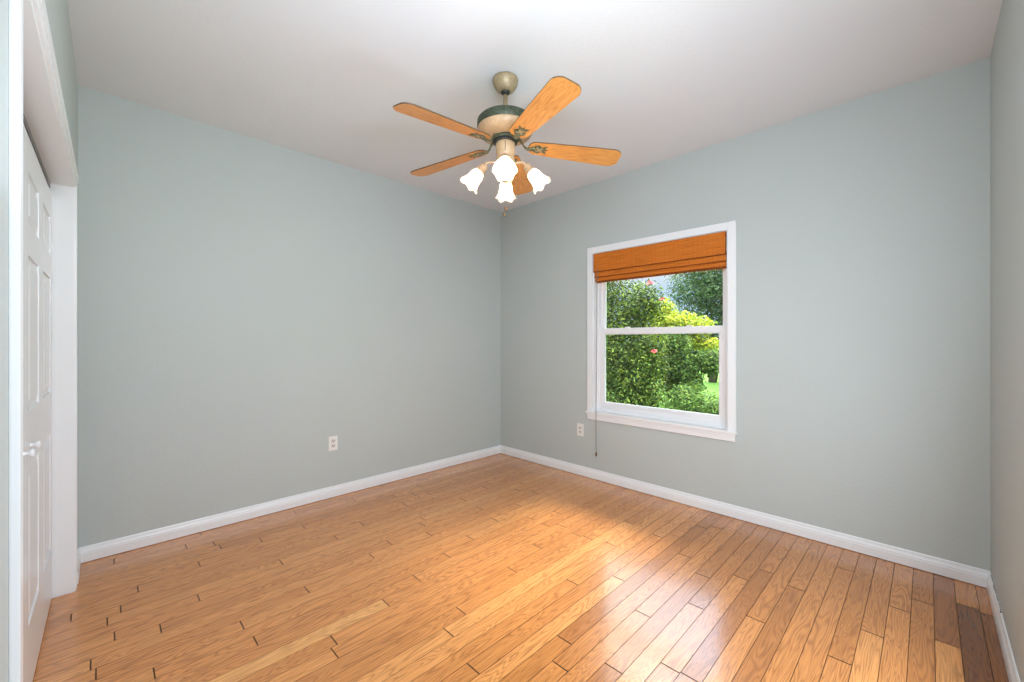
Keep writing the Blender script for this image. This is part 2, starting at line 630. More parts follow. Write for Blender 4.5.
def floor_mesh():
    V, F, C, MI = [], [], [], []
    r0 = math.floor((YR - 0.02 - PH) / FW)
    r1 = math.floor((YL + 0.02 - PH) / FW)
    rr = random.Random(5)
    for r in range(r0, r1 + 1):
        y0 = max(PH + r * FW, YR - 0.005)
        y1 = min(PH + (r + 1) * FW, YL + 0.005)
        if y1 - y0 < 0.004:
            continue
        js = sorted(rows.get(r, []))
        xs = [X0F]
        for j in js + [X1F]:
            gap = j - xs[-1]
            lim = 1.6
            if gap > lim:
                k = int(gap // lim)
                base = xs[-1]
                for q in range(k):
                    xs.append(base + gap * (q + 1) / (k + 1) + rr.uniform(-0.22, 0.22))
            xs.append(j)
        for a, c in zip(xs, xs[1:]):
            if c - a < 0.03:
                continue
            tone = min(1.0, max(0.24, rr.gauss(0.60, 0.09) if r > 13 else rr.gauss(0.37, 0.085)))
            for (tr, tx), tv in TONES.items():
                if tr == r and a < tx < c:
                    tone = tv
            col = (tone, rr.random(), rr.random(), 1)
            g, bv, zt, zb = 0.0003, (0.0006 if r > 16 else 0.0009), 0.0, -0.0012
            xa, xb, ya, yb = a + 0.0011, c - 0.0011, y0 + g, y1 - g
            n = len(V)
            V += [(xa, ya, zb), (xb, ya, zb), (xb, yb, zb), (xa, yb, zb),
                  (xa + .0016, ya + bv, zt), (xb - .0016, ya + bv, zt), (xb - .0016, yb - bv, zt), (xa + .0016, yb - bv, zt)]
            fs = [(4, 5, 6, 7), (0, 1, 5, 4), (1, 2, 6, 5), (2, 3, 7, 6), (3, 0, 4, 7)]
            for q, f in enumerate(fs):
                F.append(tuple(n + i for i in f))
                C.append(col)
                MI.append(0 if q == 0 else (2 if r > 16 else 3))
    nb = len(F)
    n = len(V)
    z = -0.004
    V += [(X0F, YR - 0.01, z), (X1F, YR - 0.01, z), (X1F, YL + 0.01, z), (X0F, YL + 0.01, z)]
    F.append((n, n + 1, n + 2, n + 3))
    C.append((0, 0, 0, 1))
    me = bpy.data.meshes.new('floor')
    me.from_pydata(V, [], F)
    at = me.color_attributes.new('board', 'FLOAT_COLOR', 'CORNER')
    arr = np.repeat(np.array(C, dtype=np.float32), [len(f) for f in F], axis=0)
    at.data.foreach_set('color', arr.ravel())
    me.materials.append(M_FLOOR)
    me.materials.append(M_CAULK)
    me.materials.append(M_SEAM)
    me.materials.append(M_SEAM_DARK)
    me.polygons.foreach_set('material_index', MI + [1])
    o = bpy.data.objects.new('floor', me)
    COL.objects.link(o)
    o['kind'] = 'structure'


floor_mesh()

# ---- baseboards (a moulded profile)
BP = [(0, 0.0035), (0.0135, 0.0035), (0.0135, 0.050), (0.0118, 0.056), (0.0118, 0.062), (0.0085, 0.070), (0.0065, 0.077), (0.0060, 0.084),
      (0.0035, 0.090), (0, 0.0905)]
b = bmesh.new()
sweep(b, BP, (CX, YL, 0), (XW, YL, 0), (0, -1, 0))
struct('baseboard_left', b, M_TRIM)
b = bmesh.new()
sweep(b, BP, (XW, YR, 0), (XW, YL, 0), (-1, 0, 0))
struct('baseboard_back', b, M_TRIM)
b = bmesh.new()
sweep(b, BP, (-0.12, YR, 0), (XW, YR, 0), (0, 1, 0))
struct('baseboard_right', b, M_TRIM)
# torn caulk line along the top of the right baseboard
b = bmesh.new()
for k in range(16):
    x = 3.20 - k * 0.026 - random.uniform(0, .008)
    box(b, (x - random.uniform(.006, .016), YR, 0.0885), (x, YR + random.uniform(.002, .0045), 0.0925))
struct('trim_5', b, M_CAULK)
b = bmesh.new()
sweep(b, BP, (0, -0.295, 0), (0, 0, 0), (1, 0, 0))
cw_obj('baseboard_closet_side', b, M_TRIM)
b = bmesh.new()
sweep(b, BP, (0, -3.66, 0), (0, -2.262, 0), (1, 0, 0))
cw_obj('baseboard_near', b, M_TRIM)

# ---- closet trim: jambs and casing
CP, CWD = 0.014, 0.070
b = bmesh.new()


def casing_v(bm, s_in, s_out, CP=0.014):
    """Vertical casing: a thicker outer band and a thinner inner step."""
    a, c = -s_in, -s_out
    m = a + (c - a) * 0.45
    zt = ZO + CWD
    box(bm, (0, min(m, c), 0), (CP, max(m, c), zt), 0.003)
    box(bm, (0, min(a, m), 0), (CP * 0.72, max(a, m), ZO + 0.02), 0.002)


casing_v(b, S0 + 0.002, S0 - CWD + 0.004, 0.010)
o = cw_obj('trim_1', b, M_TRIM)
b = bmesh.new()
casing_v(b, S1 - 0.002, S1 + CWD - 0.004)
cw_obj('trim_2', b, M_TRIM)
b = bmesh.new()
box(b, (0, -S1 - CWD + 0.004, ZO + CWD * .42), (CP, -S0 + CWD - 0.004, ZO + CWD), 0.003)
box(b, (0, -S1 - 0.0, ZO - 0.002), (CP * .72, -S0 + 0.0, ZO + CWD * .42), 0.002)
cw_obj('trim_3', b, M_TRIM)
b = bmesh.new()
JT = 0.012
box(b, (-0.12, -S0 - JT, 0.0), (0.002, -S0, ZO), 0.0015)
box(b, (-0.12, -S1, 0.0), (0.002, -S1 + JT, ZO), 0.0015)
box(b, (-0.12, -S1 + JT, ZO - JT), (0.002, -S0 - JT, ZO), 0.0015)
cw_obj('trim_4', b, M_TRIM)

# ---- bifold closet door: four leaves, three raised panels each
door = empty('door_1')
door.matrix_world = CW
door['kind'] = 'structure'
b = bmesh.new()
box(b, (-0.103, -S1 + JT, ZO - JT - 0.024), (-0.080, -S0 - JT, ZO - JT))
obj('track', b, M_TRACK, door)
DT, DF = 0.030, -0.074       # thickness, front face
DZ0, DZ1 = 0.012, 2.000
LW = (S1 - S0 - 2 * JT - 0.012) / 4


def leaf(k):
    y1 = -(S0 + JT + 0.004 + k * (LW + 0.001))
    y0 = y1 - LW + 0.001
    bm = bmesh.new()
    st = 0.075
    panels = [(0.270, 0.830), (1.030, 1.580), (1.690, 1.875)]
    yi0, yi1 = y0 + st, y1 - st
    rec = 0.007
    # stiles and rails as one slab with hollowed panel fields
    box(bm, (DF - DT, y0, DZ0), (DF - rec, y1, DZ1))
    box(bm, (DF - rec, y0, DZ0), (DF, yi0, DZ1), 0.0015)
    box(bm, (DF - rec, yi1, DZ0), (DF, y1, DZ1), 0.0015)
    zz = [DZ0] + [z for p in panels for z in p] + [DZ1]
    for i in range(0, len(zz), 2):
        box(bm, (DF - rec, yi0 - 0.001, zz[i]), (DF, yi1 + 0.001, zz[i + 1]), 0.0015)
    for z0, z1 in panels:
        # sloped raised field with ogee shoulder
        t = bmesh.new()
        lv = [(0.003, 0.0), (0.010, -0.001), (0.016, 0.000), (0.040, 0.0062)]
        rings = []
        for ins, h in lv:
            rings.append([t.verts.new((DF - rec + 0.0005 + h, y, z)) for y, z in
                          ((yi0 + ins, z0 + ins), (yi1 - ins, z0 + ins), (yi1 - ins, z1 - ins), (yi0 + ins, z1 - ins))])
        for A, B in zip(rings, rings[1:]):
            for i in range(4):
                t.faces.new((A[i], A[(i + 1) % 4], B[(i + 1) % 4], B[i]))
        t.faces.new(rings[-1])
        merge(bm, t)
    o = obj('door_leaf', bm, M_DOOR, door)
    if k in (1, 2):
        kb = bmesh.new()
        lathe(kb, [(0.011, 0), (0.009, 0.004), (0.0065, 0.012), (0.010, 0.018), (0.0165, 0.024), (0.0175, 0.030), (0.013, 0.035), (0, 0.036)], 24,
              Matrix.Translation((DF, (y0 + 0.10) if k == 1 else (y1 - 0.06), 0.905)) @ Matrix.Diagonal((0.75, 0.8, 0.8, 1)) @ Matrix.Rotation(PI / 2, 4, 'Y'))
        obj('door_knob', kb, M_DOOR, o)


for k in range(4):
    leaf(k)

# ---- window
win = empty('window_1', (XW, 0, 0))
win['kind'] = 'structure'


def wobj(name, bm, m, parent=None, **kw):
    bmesh.ops.translate(bm, verts=bm.verts, vec=(-XW, 0, 0))
    return obj(name, bm, m, parent or win, **kw)


cw_ = 0.056
b = bmesh.new()
ya, yb = WO_Y0 - cw_ + 0.002, WO_Y1 + cw_ - 0.002
zt = WO_Z1 + cw_
for (p0, p1) in (((XW - 0.014, ya, WO_Z0), (XW, WO_Y0 + 0.002, zt)), ((XW - 0.014, WO_Y1 - 0.002, WO_Z0), (XW, yb, zt)),
                 ((XW - 0.014, WO_Y0 + 0.002, WO_Z1 - 0.002), (XW, WO_Y1 - 0.002, zt))):
    box(b, p0, p1, 0.003)
wobj('casing', b, M_TRIM)
b = bmesh.new()   # reveal lining of the opening
box(b, (XW, WO_Y0, WO_Z0), (XW + 0.05, WO_Y0 + 0.012, WO_Z1))
box(b, (XW, WO_Y1 - 0.012, WO_Z0), (XW + 0.05, WO_Y1, WO_Z1))
box(b, (XW, WO_Y0 + .012, WO_Z1 - 0.012), (XW + 0.05, WO_Y1 - .012, WO_Z1))
wobj('reveal', b, M_TRIM)
b = bmesh.new()   # stool
box(b, (XW - 0.030, ya - 0.008, WO_Z0 - 0.018), (XW + 0.055, yb + 0.008, WO_Z0 + 0.004), 0.005)
wobj('window_sill', b, M_TRIM)
b = bmesh.new()   # apron
box(b, (XW - 0.016, ya + 0.004, WO_Z0 - 0.072), (XW, yb - 0.004, WO_Z0 - 0.018), 0.003)
box(b, (XW - 0.021, ya + 0.002, WO_Z0 - 0.040), (XW, yb - 0.002, WO_Z0 - 0.018), 0.004)
wobj('apron', b, M_TRIM)
# vinyl frame
fy0, fy1, fz0, fz1 = WO_Y0 + 0.0, WO_Y1 - 0.0, WO_Z0 + 0.0, WO_Z1
b = bmesh.new()
fr = 0.038
X0, X1 = XW + 0.050, XW + 0.135
box(b, (X0, fy0, fz0), (X1, fy0 + fr, fz1), 0.003)
box(b, (X0, fy1 - fr, fz0), (X1, fy1, fz1), 0.003)
box(b, (X0, fy0 + fr, fz1 - fr), (X1, fy1 - fr, fz1), 0.003)
box(b, (X0, fy0 + fr, fz0), (X1, fy1 - fr, fz0 + 0.030), 0.003)
box(b, (X0 + 0.040, fy0 + fr, fz0), (X1, fy0 + fr + 0.008, fz1), 0.001)
box(b, (X0 + 0.040, fy1 - fr - 0.008, fz0), (X1, fy1 - fr, fz1), 0.001)
wobj('window_frame', b, M_VINYL)


def sash(name, x0, x1, y0, y1, z0, z1, gl, bot, top):
    """gl: (y0, y1) of the glass."""
    bm = bmesh.new()
    box(bm, (x0, y0, z0), (x1, gl[0], z1), 0.003)
    box(bm, (x0, gl[1], z0), (x1, y1, z1), 0.003)
    box(bm, (x0, gl[0] - 0.002, z0), (x1, gl[1] + 0.002, z0 + bot), 0.003)
    box(bm, (x0, gl[0] - 0.002, z1 - top), (x1, gl[1] + 0.002, z1), 0.003)
    xm = (x0 + x1) / 2        # glazing bead, a shallower step round the pane
    for p0, p1 in (((xm - 0.006, gl[0] - .002, z0 + bot - .002), (x1 - .004, gl[0] + .007, z1 - top + .002)),
                   ((xm - 0.006, gl[1] - .007, z0 + bot - .002), (x1 - .004, gl[1] + .002, z1 - top + .002)),
                   ((xm - 0.006, gl[0], z0 + bot - .002), (x1 - .004, gl[1], z0 + bot + .007)),
                   ((xm - 0.006, gl[0], z1 - top - .007), (x1 - .004, gl[1], z1 - top + .002))):
        box(bm, p0, p1, 0.0015)
    o = wobj(name, bm, M_VINYL)
    bm = bmesh.new()
    box(bm, (xm - 0.0015, gl[0], z0 + bot), (xm + 0.0015, gl[1], z1 - top))
    bmesh.ops.translate(bm, verts=bm.verts, vec=(-XW, 0, 0))
    obj('glass_pane', bm, M_GLASS, o)
    return o


lo = sash('lower_sash', XW + 0.058, XW + 0.086, fy0 + fr - .004, fy1 - fr + .004, fz0 + 0.028, 1.393, (WO_Y0 + 0.080, WO_Y1 - 0.082), 0.058, 0.050)
sash('upper_sash', XW + 0.092, XW + 0.120, fy0 + fr - .004, fy1 - fr + .004, 1.345, fz1 - 0.030, (WO_Y0 + 0.064, WO_Y1 - 0.066), 0.040, 0.040)
b = bmesh.new()
for yc in (1.34, 1.88):
    box(b, (XW + 0.060, yc - 0.022, 1.392), (XW + 0.084, yc + 0.022, 1.399), 0.002)
    box(b, (XW + 0.052, yc - 0.012, 1.397), (XW + 0.080, yc + 0.012, 1.403), 0.002)
wobj('sash_lock', b, M_VINYL)
b = bmesh.new()   # lift rail and tilt latch
box(b, (XW + 0.050, 1.35, fz0 + 0.070), (XW + 0.060, 1.87, fz0 + 0.078), 0.002)
box(b, (XW + 0.052, WO_Y0 + 0.050, 1.30), (XW + 0.060, WO_Y0 + 0.062, 1.345), 0.003)
wobj('lift_rail', b, M_VINYL)

# ================================================================ THINGS
# ---- woven bamboo roman shade
shade = empty('roman_shade', (XW, (WO_Y0 + WO_Y1) / 2, 2.085))
props(shade, 'orange-brown woven bamboo roman shade pulled up inside the white window frame', 'window shade')
SW = (WO_Y1 - WO_Y0) / 2 - 0.014
yo = shade.location.y


def strip(name, prof, w, parent=shade, off=0.0):
    """A woven strip: closed profile (x, z) across, swept along y; ends carry the darker edge binding."""
    bm = bmesh.new()
    n = 40
    k = len(prof)
    rings = []
    rr = random.Random(name + str(off))
    ph = rr.uniform(0, 6)
    for i in range(n + 1):
        y = -w + 2 * w * i / n
        wob = 0.0012 * math.sin(y * 9 + ph) + rr.uniform(-.0003, .0003)
        rings.append([bm.verts.new((x + wob, y, z + wob * .8)) for x, z in prof])
    for i in range(n):
        for j in range(k):
            f = bm.faces.new((rings[i][j], rings[i][(j + 1) % k], rings[i + 1][(j + 1) % k], rings[i + 1][j]))
            f.material_index = 1 if (i == 0 or i == n - 1) and False else 0
    bm.faces.new(rings[0]).material_index = 1
    bm.faces.new(rings[-1]).material_index = 1
    # binding tape along both ends of the front
    return obj(name, bm, [M_BAMBOO, M_BAMBOO_EDGE_SHADOW], parent)


def reeds(x, z_top, z_bot, depth=0.004, pitch=0.0062):
    """Ribbed front from single reeds, flat back."""
    p = []
    n = max(1, int(round((z_top - z_bot) / pitch)))
    q = (z_top - z_bot) / n
    for i in range(n):
        z = z_top - i * q
        p += [(x + 0.0012, z - 0.0003), (x, z - q * 0.35), (x, z - q * 0.7)]
    p += [(x + 0.0012, z_bot), (x + depth, z_bot), (x + depth, z_top)]
    return p


strip('valance', reeds(-0.012, -0.006, -0.176), SW)
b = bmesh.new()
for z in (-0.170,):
    box(b, (-0.0135, -SW, z - 0.006), (-0.006, SW, z), 0.001)  # dark strip standing in for the shadow under the valance
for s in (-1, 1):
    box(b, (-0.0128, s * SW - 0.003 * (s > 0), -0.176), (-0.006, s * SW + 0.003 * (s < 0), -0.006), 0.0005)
obj('valance_edge_and_shadow', b, M_BAMBOO_EDGE_SHADOW, shade)
# folds hanging under and behind the valance, each a teardrop loop
for i, (x, zt_, zb_, w) in enumerate(((0.002, -0.150, -0.224, SW - 0.003), (0.016, -0.160, -0.262, SW - 0.006), (0.029, -0.170, -0.270, SW - 0.008))):
    pr = reeds(x, zt_, zb_ + 0.006, 0.010)
    pr = pr[:-2] + [(x + 0.003, zb_), (x + 0.008, zb_), (x + 0.0105, zb_ + 0.006), (x + 0.0105, zt_)]
    fo = strip('fold', pr, w, off=i)
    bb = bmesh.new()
    box(bb, (x - 0.0015, -w, zb_ + 0.001), (x + 0.004, w, zb_ + 0.007), 0.001)  # shadow line below each fold, added as a dark strip
    obj('fold_shadow_line', bb, M_BAMBOO_EDGE_SHADOW, fo)
b = bmesh.new()
box(b, (-0.006, -SW + 0.002, -0.036), (0.036, SW - 0.002, -0.004), 0.002)
obj('head_rail', b, M_BAMBOO_EDGE_SHADOW, shade)
# pull cord on the left end (larger y), with wooden tassel
b = bmesh.new()
yc = 2.138 - yo
xs_ = -0.036
z_end = 0.262 - 2.085
tube(b, [(-0.014, yc - .004, -0.150), (-0.018, yc - .003, -0.30), (-0.030, yc, -1.2), (xs_, yc, -1.46), (xs_, yc, z_end)], 0.0014, 8)
tube(b, [(-0.014, yc + .006, -0.150), (-0.018, yc + .005, -0.30), (-0.031, yc + .004, -1.2), (xs_ - .001, yc + .003, -1.46), (xs_, yc + .001, z_end)], 0.0014, 8)
cord = obj('pull_cord', b, M_CORD, shade)
b = bmesh.new()
lathe(b, [(0.0025, 0), (0.0050, -0.006), (0.0065, -0.018), (0.0080, -0.030), (0.0075, -0.036), (0, -0.037)], 16, Matrix.Translation((xs_, yc, z_end + 0.004)))
obj('tassel', b, M_TASSEL, cord)

# ---- wall outlets


def outlet(loc, rz, label):
    """Drafted facing -y."""
    t = empty('wall_outlet', loc, rz)
    props(t, label, 'outlet', 'white duplex outlets')
    bm = bmesh.new()
    box(bm, (-0.036, -0.006, -0.0585), (0.036, 0.0, 0.0585), 0.0025)
    obj('cover_plate', bm, M_PLATE, t)
    for s in (1, -1):
        bm = bmesh.new()
        ol = []
        for k in range(24):
            a = 2 * PI * k / 24
            ol.append((0.0172 * math.cos(a), max(-0.0135, min(0.0135, 0.0172 * math.sin(a)))))
        prism(bm, ol, 0, 0.0028, 0.0005, mtx=Matrix.Translation((0, -0.0055, s * 0.0195)) @ Matrix.Rotation(PI / 2, 4, 'X'))
        r = obj('receptacle', bm, M_RECEP, t)
        bm = bmesh.new()
        zc = s * 0.0195
        box(bm, (-0.0080, -0.0090, zc - 0.001), (-0.0052, -0.0080, zc + 0.0085))
        box(bm, (0.0052, -0.0090, zc - 0.001), (0.0080, -0.0080, zc + 0.0075))
        lathe(bm, [(0.0030, 0), (0.0030, 0.001)], 12, Matrix.Translation((0, -0.0080, zc - 0.0075)) @ Matrix.Rotation(PI / 2, 4, 'X'))
        obj('slot', bm, M_SLOT, r)
    bm = bmesh.new()
    lathe(bm, [(0.0035, 0), (0.0033, 0.0012), (0, 0.0015)], 16, Matrix.Translation((0, -0.006, 0)) @ Matrix.Rotation(PI / 2, 4, 'X'))
    obj('screw', bm, M_PLATE, t)
    return t


outlet((1.3697, YL, 0.440), 0, 'white duplex outlet low on the long left wall')
outlet((XW, 2.336, 0.432), -PI / 2, 'white duplex outlet low beside the window pull cord')

# ---- ceiling fan
FX, FY = 1.615, 1.667
fan = empty('ceiling_fan', (FX, FY, H), -PI / 4)      # local +y looks away from the camera, +x to the right
props(fan, 'five-blade oak ceiling fan with four lit frosted tulip lamps', 'ceiling fan')
Z = lambda z: z - H
b = bmesh.new()
lathe(b, [(0.060, Z(2.743)), (0.069, Z(2.738)), (0.0715, Z(2.728)), (0.070, Z(2.716)), (0.062, Z(2.698)), (0.048, Z(2.678)), (0.036, Z(2.668)), (0.026, Z(2.666))], 40)
obj('canopy', b, M_TAN, fan)
b = bmesh.new()
lathe(b, [(0.012, Z(2.70)), (0.023, Z(2.684)), (0.026, Z(2.667)), (0.021, Z(2.656)), (0.012, Z(2.650))], 24)
obj('hanger_ball', b, M_BLACK, fan)
b = bmesh.new()
lathe(b, [(0.0125, Z(2.665)), (0.0125, Z(2.575)), (0.017, Z(2.568)), (0.020, Z(2.550)), (0.026, Z(2.530)), (0.030, Z(2.514))], 24)
obj('downrod', b, M_TAN, fan)
b = bmesh.new()
lathe(b, [(0, Z(2.529)), (0.075, Z(2.528)), (0.125, Z(2.521)), (0.146, Z(2.513)), (0.156, Z(2.502)), (0.1575, Z(2.494)), (0.1575, Z(2.466)), (0.155, Z(2.462)),
          (0.154, Z(2.460))], 56)
obj('motor_band', b, M_GREEN, fan)
b = bmesh.new()
lathe(b, [(0.154, Z(2.462)), (0.1555, Z(2.454)), (0.152, Z(2.440)), (0.140, Z(2.424)), (0.118, Z(2.414)), (0.092, Z(2.409)), (0.070, Z(2.408)), (0, Z(2.408))], 56)
obj('motor_housing', b, M_CREAM, fan)
b = bmesh.new()
lathe(b, [(0.060, Z(2.415)), (0.072, Z(2.412)), (0.075, Z(2.400)), (0.071, Z(2.392)), (0.050, Z(2.390))], 40)
lathe(b, [(0.052, Z(2.393)), (0.066, Z(2.391)), (0.066, Z(2.380)), (0.052, Z(2.378))], 40, mi=1)
obj('flywheel', b, [M_GREEN, M_BLACK], fan)
b = bmesh.new()
lathe(b, [(0.052, Z(2.384)), (0.0535, Z(2.376)), (0.0535, Z(2.318)), (0.049, Z(2.308)), (0.049, Z(2.292)), (0.054, Z(2.284)), (0.054, Z(2.268)), (0.046, Z(2.254)),
          (0.040, Z(2.244)), (0.028, Z(2.232)), (0.012, Z(2.226)), (0.007, Z(2.216)), (0, Z(2.214))], 40)
sw_ = obj('switch_housing', b, M_CREAM, fan)
b = bmesh.new()
tube(b, [(0.0, -0.0535, Z(2.374)), (0.0, -0.054, Z(2.345)), (0.0, -0.0535, Z(2.318))], 0.0016, 6)
obj('seam', b, M_BLACK, sw_)

BZ = Z(2.366)


def blade_outline(hw_root=0.052, hw=0.074, x0=0.0, x1=0.524):
    """Blade along +x: narrow rounded root, broad rounded tip."""
    pts = []
    r = 0.040
    for k in range(9):       # tip lower corner to upper corner
        a = -PI / 2 + PI / 2 * k / 8
        pts.append((x1 - r + r * math.cos(a) + 0.010 * (1 - abs(math.sin(a))), -hw + r + r * math.sin(a)))
    for k in range(9):
        a = PI / 2 * k / 8
        pts.append((x1 - r + r * math.cos(a) + 0.010 * (1 - abs(math.sin(a))), hw - r + r * math.sin(a)))
    for t in (0.75, 0.5, 0.25):
        pts.append((x0 + (x1 - x0) * t, hw_root + (hw - hw_root) * min(1, t * 1.15)))
    for k in range(1, 12):
        a = PI / 2 + PI * k / 12
        pts.append((x0 + 0.045 + 0.045 * math.cos(a), hw_root * math.sin(a)))
    for t in (0.25, 0.5, 0.75):
        pts.append((x0 + (x1 - x0) * t, -(hw_root + (hw - hw_root) * min(1, t * 1.15))))
    return pts


def leaf_outline(s=1.0):
    """Pointed three-lobed ornamental leaf, along +x."""
    half = [(-0.045, 0.0), (-0.040, 0.010), (-0.028, 0.016), (-0.020, 0.026), (-0.004, 0.032), (0.010, 0.026), (0.014, 0.016),
            (0.026, 0.024), (0.046, 0.028), (0.038, 0.014), (0.030, 0.006), (0.052, 0.0)]
    pts = [(x * s, y * s) for x, y in half]
    pts += [(x * s, -y * s) for x, y in reversed(half[1:-1])]
    return pts


def make_blade(ang, pitch, droop=3.6):
    R0 = 0.128
    mt = Matrix.Rotation(ang, 4, 'Z') @ Matrix.Translation((R0, 0, BZ)) @ Matrix.Rotation(math.radians(droop), 4, 'Y') @ Matrix.Rotation(pitch, 4, 'X')
    bm = bmesh.new()
    prism(bm, blade_outline(), -0.0035, 0.0035, 0.001)
    bm.normal_update()
    for f in bm.faces:
        if abs(f.normal.z) < 0.9:
            f.material_index = 1
    bl = obj('blade', bm, [M_BLADE, M_BLADE_EDGE], fan)
    bl.matrix_local = mt
    inv = Matrix.Identity(4)
    # blade iron: leaf-shaped plate under the blade root and the curved arm back to the flywheel
    bm = bmesh.new()
    prism(bm, leaf_outline(1.05), -0.0075, -0.0034, 0.001, mtx=Matrix.Translation((0.060, 0, 0)))
    prism(bm, leaf_outline(0.62), -0.0098, -0.0074, 0.0008, mi=1, mtx=Matrix.Translation((0.058, 0, 0)))
    for dx, dy in ((0.045, 0.0), (0.062, 0.016), (0.062, -0.016)):
        lathe(bm, [(0.0045, -0.0120), (0.0045, -0.0085)], 12, Matrix.Translation((dx, dy, 0)))
    obj('blade_ornament', bm, [M_OLIVE, M_TAN], bl)
    bm = bmesh.new()
    rz = (Matrix.Rotation(-pitch, 4, 'X'))
    path = []
    for (r, z) in ((0.062, 0.036), (0.078, 0.034), (0.092, 0.020), (0.106, 0.000), (0.124, -0.012), (0.160, -0.009), (0.180, -0.0070)):
        v = Vector((r - R0, 0, z))
        k = max(0.0, min(1.0, (r - 0.10) / 0.04))
        v = (rz @ v).lerp(v, k)
        path.append(v)
    wd = [0.014, 0.011, 0.008, 0.008, 0.011, 0.015, 0.006]
    rings = []
    for p, w in zip(path, wd):
        rings.append([bm.verts.new((p.x, p.y + sy * w, p.z + sz * 0.0038)) for sy, sz in ((-1, -.6), (-.5, -1), (.5, -1), (1, -.6), (1, .6), (.5, 1), (-.5, 1), (-1, .6))])
    for A, B in zip(rings, rings[1:]):
        for k in range(8):
            bm.faces.new((A[k], A[(k + 1) % 8], B[(k + 1) % 8], B[k])).smooth = True
    bm.faces.new(rings[0])
    bm.faces.new(rings[-1])
    obj('blade_arm', bm, M_OLIVE, bl)
    return bl


for k in range(5):
    clockwise = 10.6 + 72 * k                    # measured from straight away, turning right
    ang = PI / 2 - math.radians(clockwise)
    make_blade(ang, math.radians(-11), (3.6, 3.8, 1.2, 3.0, 3.8)[k])

# four tulip lamps: arms, sockets, ruffled frosted shades, lit bulbs
TL = math.radians(40)
for k in range(4):
    arm = empty('lamp_arm') if False else None
    az = PI / 2 * k
    rot = Matrix.Rotation(az, 4, 'Z')
    # local: lamp leans out along +x
    base = Vector((0.120, 0, Z(2.250)))
    ax = Vector((math.sin(TL), 0, -math.cos(TL)))
    bm = bmesh.new()
    tube(bm, [(0.040, 0, Z(2.262)), (0.070, 0, Z(2.274)), (0.098, 0, Z(2.274)), (0.115, 0, Z(2.258)), tuple(base)], [0.008, 0.007, 0.007, 0.008, 0.010], 12)
    sock = Matrix.Translation(base) @ ax.to_track_quat('Z', 'Y').to_matrix().to_4x4()
    lathe(bm, [(0.010, -0.012), (0.020, -0.006), (0.023, 0.004), (0.023, 0.030), (0.026, 0.032), (0.026, 0.038), (0.019, 0.040)], 24, sock)
    for q in range(3):
        a = 2 * PI * q / 3 + 0.5
        tube(bm, [sock @ Vector((0.024 * math.cos(a), 0.024 * math.sin(a), 0.034)), sock @ Vector((0.036 * math.cos(a), 0.036 * math.sin(a), 0.034))], 0.003, 8)
    la = obj('lamp_arm', bm, M_CREAM, fan)
    la.matrix_local = rot
    # ruffled glass
    t = bmesh.new()
    prof = [(0.020, 0.030), (0.023, 0.036), (0.030, 0.046), (0.036, 0.062), (0.037, 0.080), (0.040, 0.098), (0.046, 0.114), (0.054, 0.126), (0.0615, 0.134)]
    seg = 72
    rings = []
    for i, (r, z) in enumerate(prof):
        f = max(0.0, (z - 0.055) / 0.079)
        rg = []
        for s_ in range(seg):
            a = 2 * PI * s_ / seg
            ruf = math.cos(6 * a)
            rr_ = r * (1 + 0.055 * f * f * ruf + 0.018 * math.cos(24 * a))
            zz_ = z + 0.006 * f * f * f * math.cos(6 * a)
            rg.append(t.verts.new((rr_ * math.cos(a), rr_ * math.sin(a), zz_)))
        rings.append(rg)
    for A, B in zip(rings, rings[1:]):
        for s_ in range(seg):
            t.faces.new((A[s_], A[(s_ + 1) % seg], B[(s_ + 1) % seg], B[s_])).smooth = True
    bmesh.ops.solidify(t, geom=list(t.faces), thickness=0.002)
    for f in t.faces:
        f.smooth = True
    bm = bmesh.new()
    merge(bm, t, sock)
    sh = obj('lamp_shade', bm, M_SHADE, fan)
    sh.matrix_local = rot
    bm = bmesh.new()
    lathe(bm, [(0.012, 0.038), (0.014, 0.050), (0.022, 0.066), (0.0245, 0.080), (0.021, 0.094), (0.011, 0.103), (0, 0.105)], 20, sock)
    obj('bulb', bm, M_BULB, sh)

for (x, y, zt_, zb_) in ((0.004, -0.004, 2.222, 2.018), (-0.005, 0.010, 2.232, 1.990)):
    bm = bmesh.new()
    n = int((zt_ - zb_) / 0.0045)
    for q in range(n):
        bmesh.ops.create_icosphere(bm, subdivisions=1, radius=0.0013, matrix=Matrix.Translation((x, y, Z(zt_ - q * 0.0045))))
    tube(bm, [(x, y, Z(zt_)), (x, y, Z(zb_))], 0.0005, 5)
    ch = obj('pull_chain', bm, M_TAN, fan)
    bm = bmesh.new()
    lathe(bm, [(0.003, 0.010), (0.0075, 0.004), (0.0095, -0.004), (0.0075, -0.012), (0.003, -0.016), (0, -0.017)], 16, Matrix.Translation((x, y, Z(zb_))))
    obj('chain_fob', bm, M_FOB, ch)

# ================================================================ GARDEN beyond the window
GZ = -0.22


def grass_mat():
    M_ = Mat('lawn', (0.12, 0.24, 0.03), 0.9, spec=0.1)
    n = M_.noise(M_.coord(), 6, 6, 0.7)
    c = M_.ramp(n, [(0.3, (0.06, 0.14, 0.018)), (0.7, (0.16, 0.27, 0.05))])
    M_.l(c, M_.b.inputs['Base Color'])
    M_.bump(n, 0.8, 0.05)
    return M_.m


b = bmesh.new()
box(b, (XW + WT, -40, GZ - 0.2), (70, 60, GZ))
struct('ground', b, grass_mat())

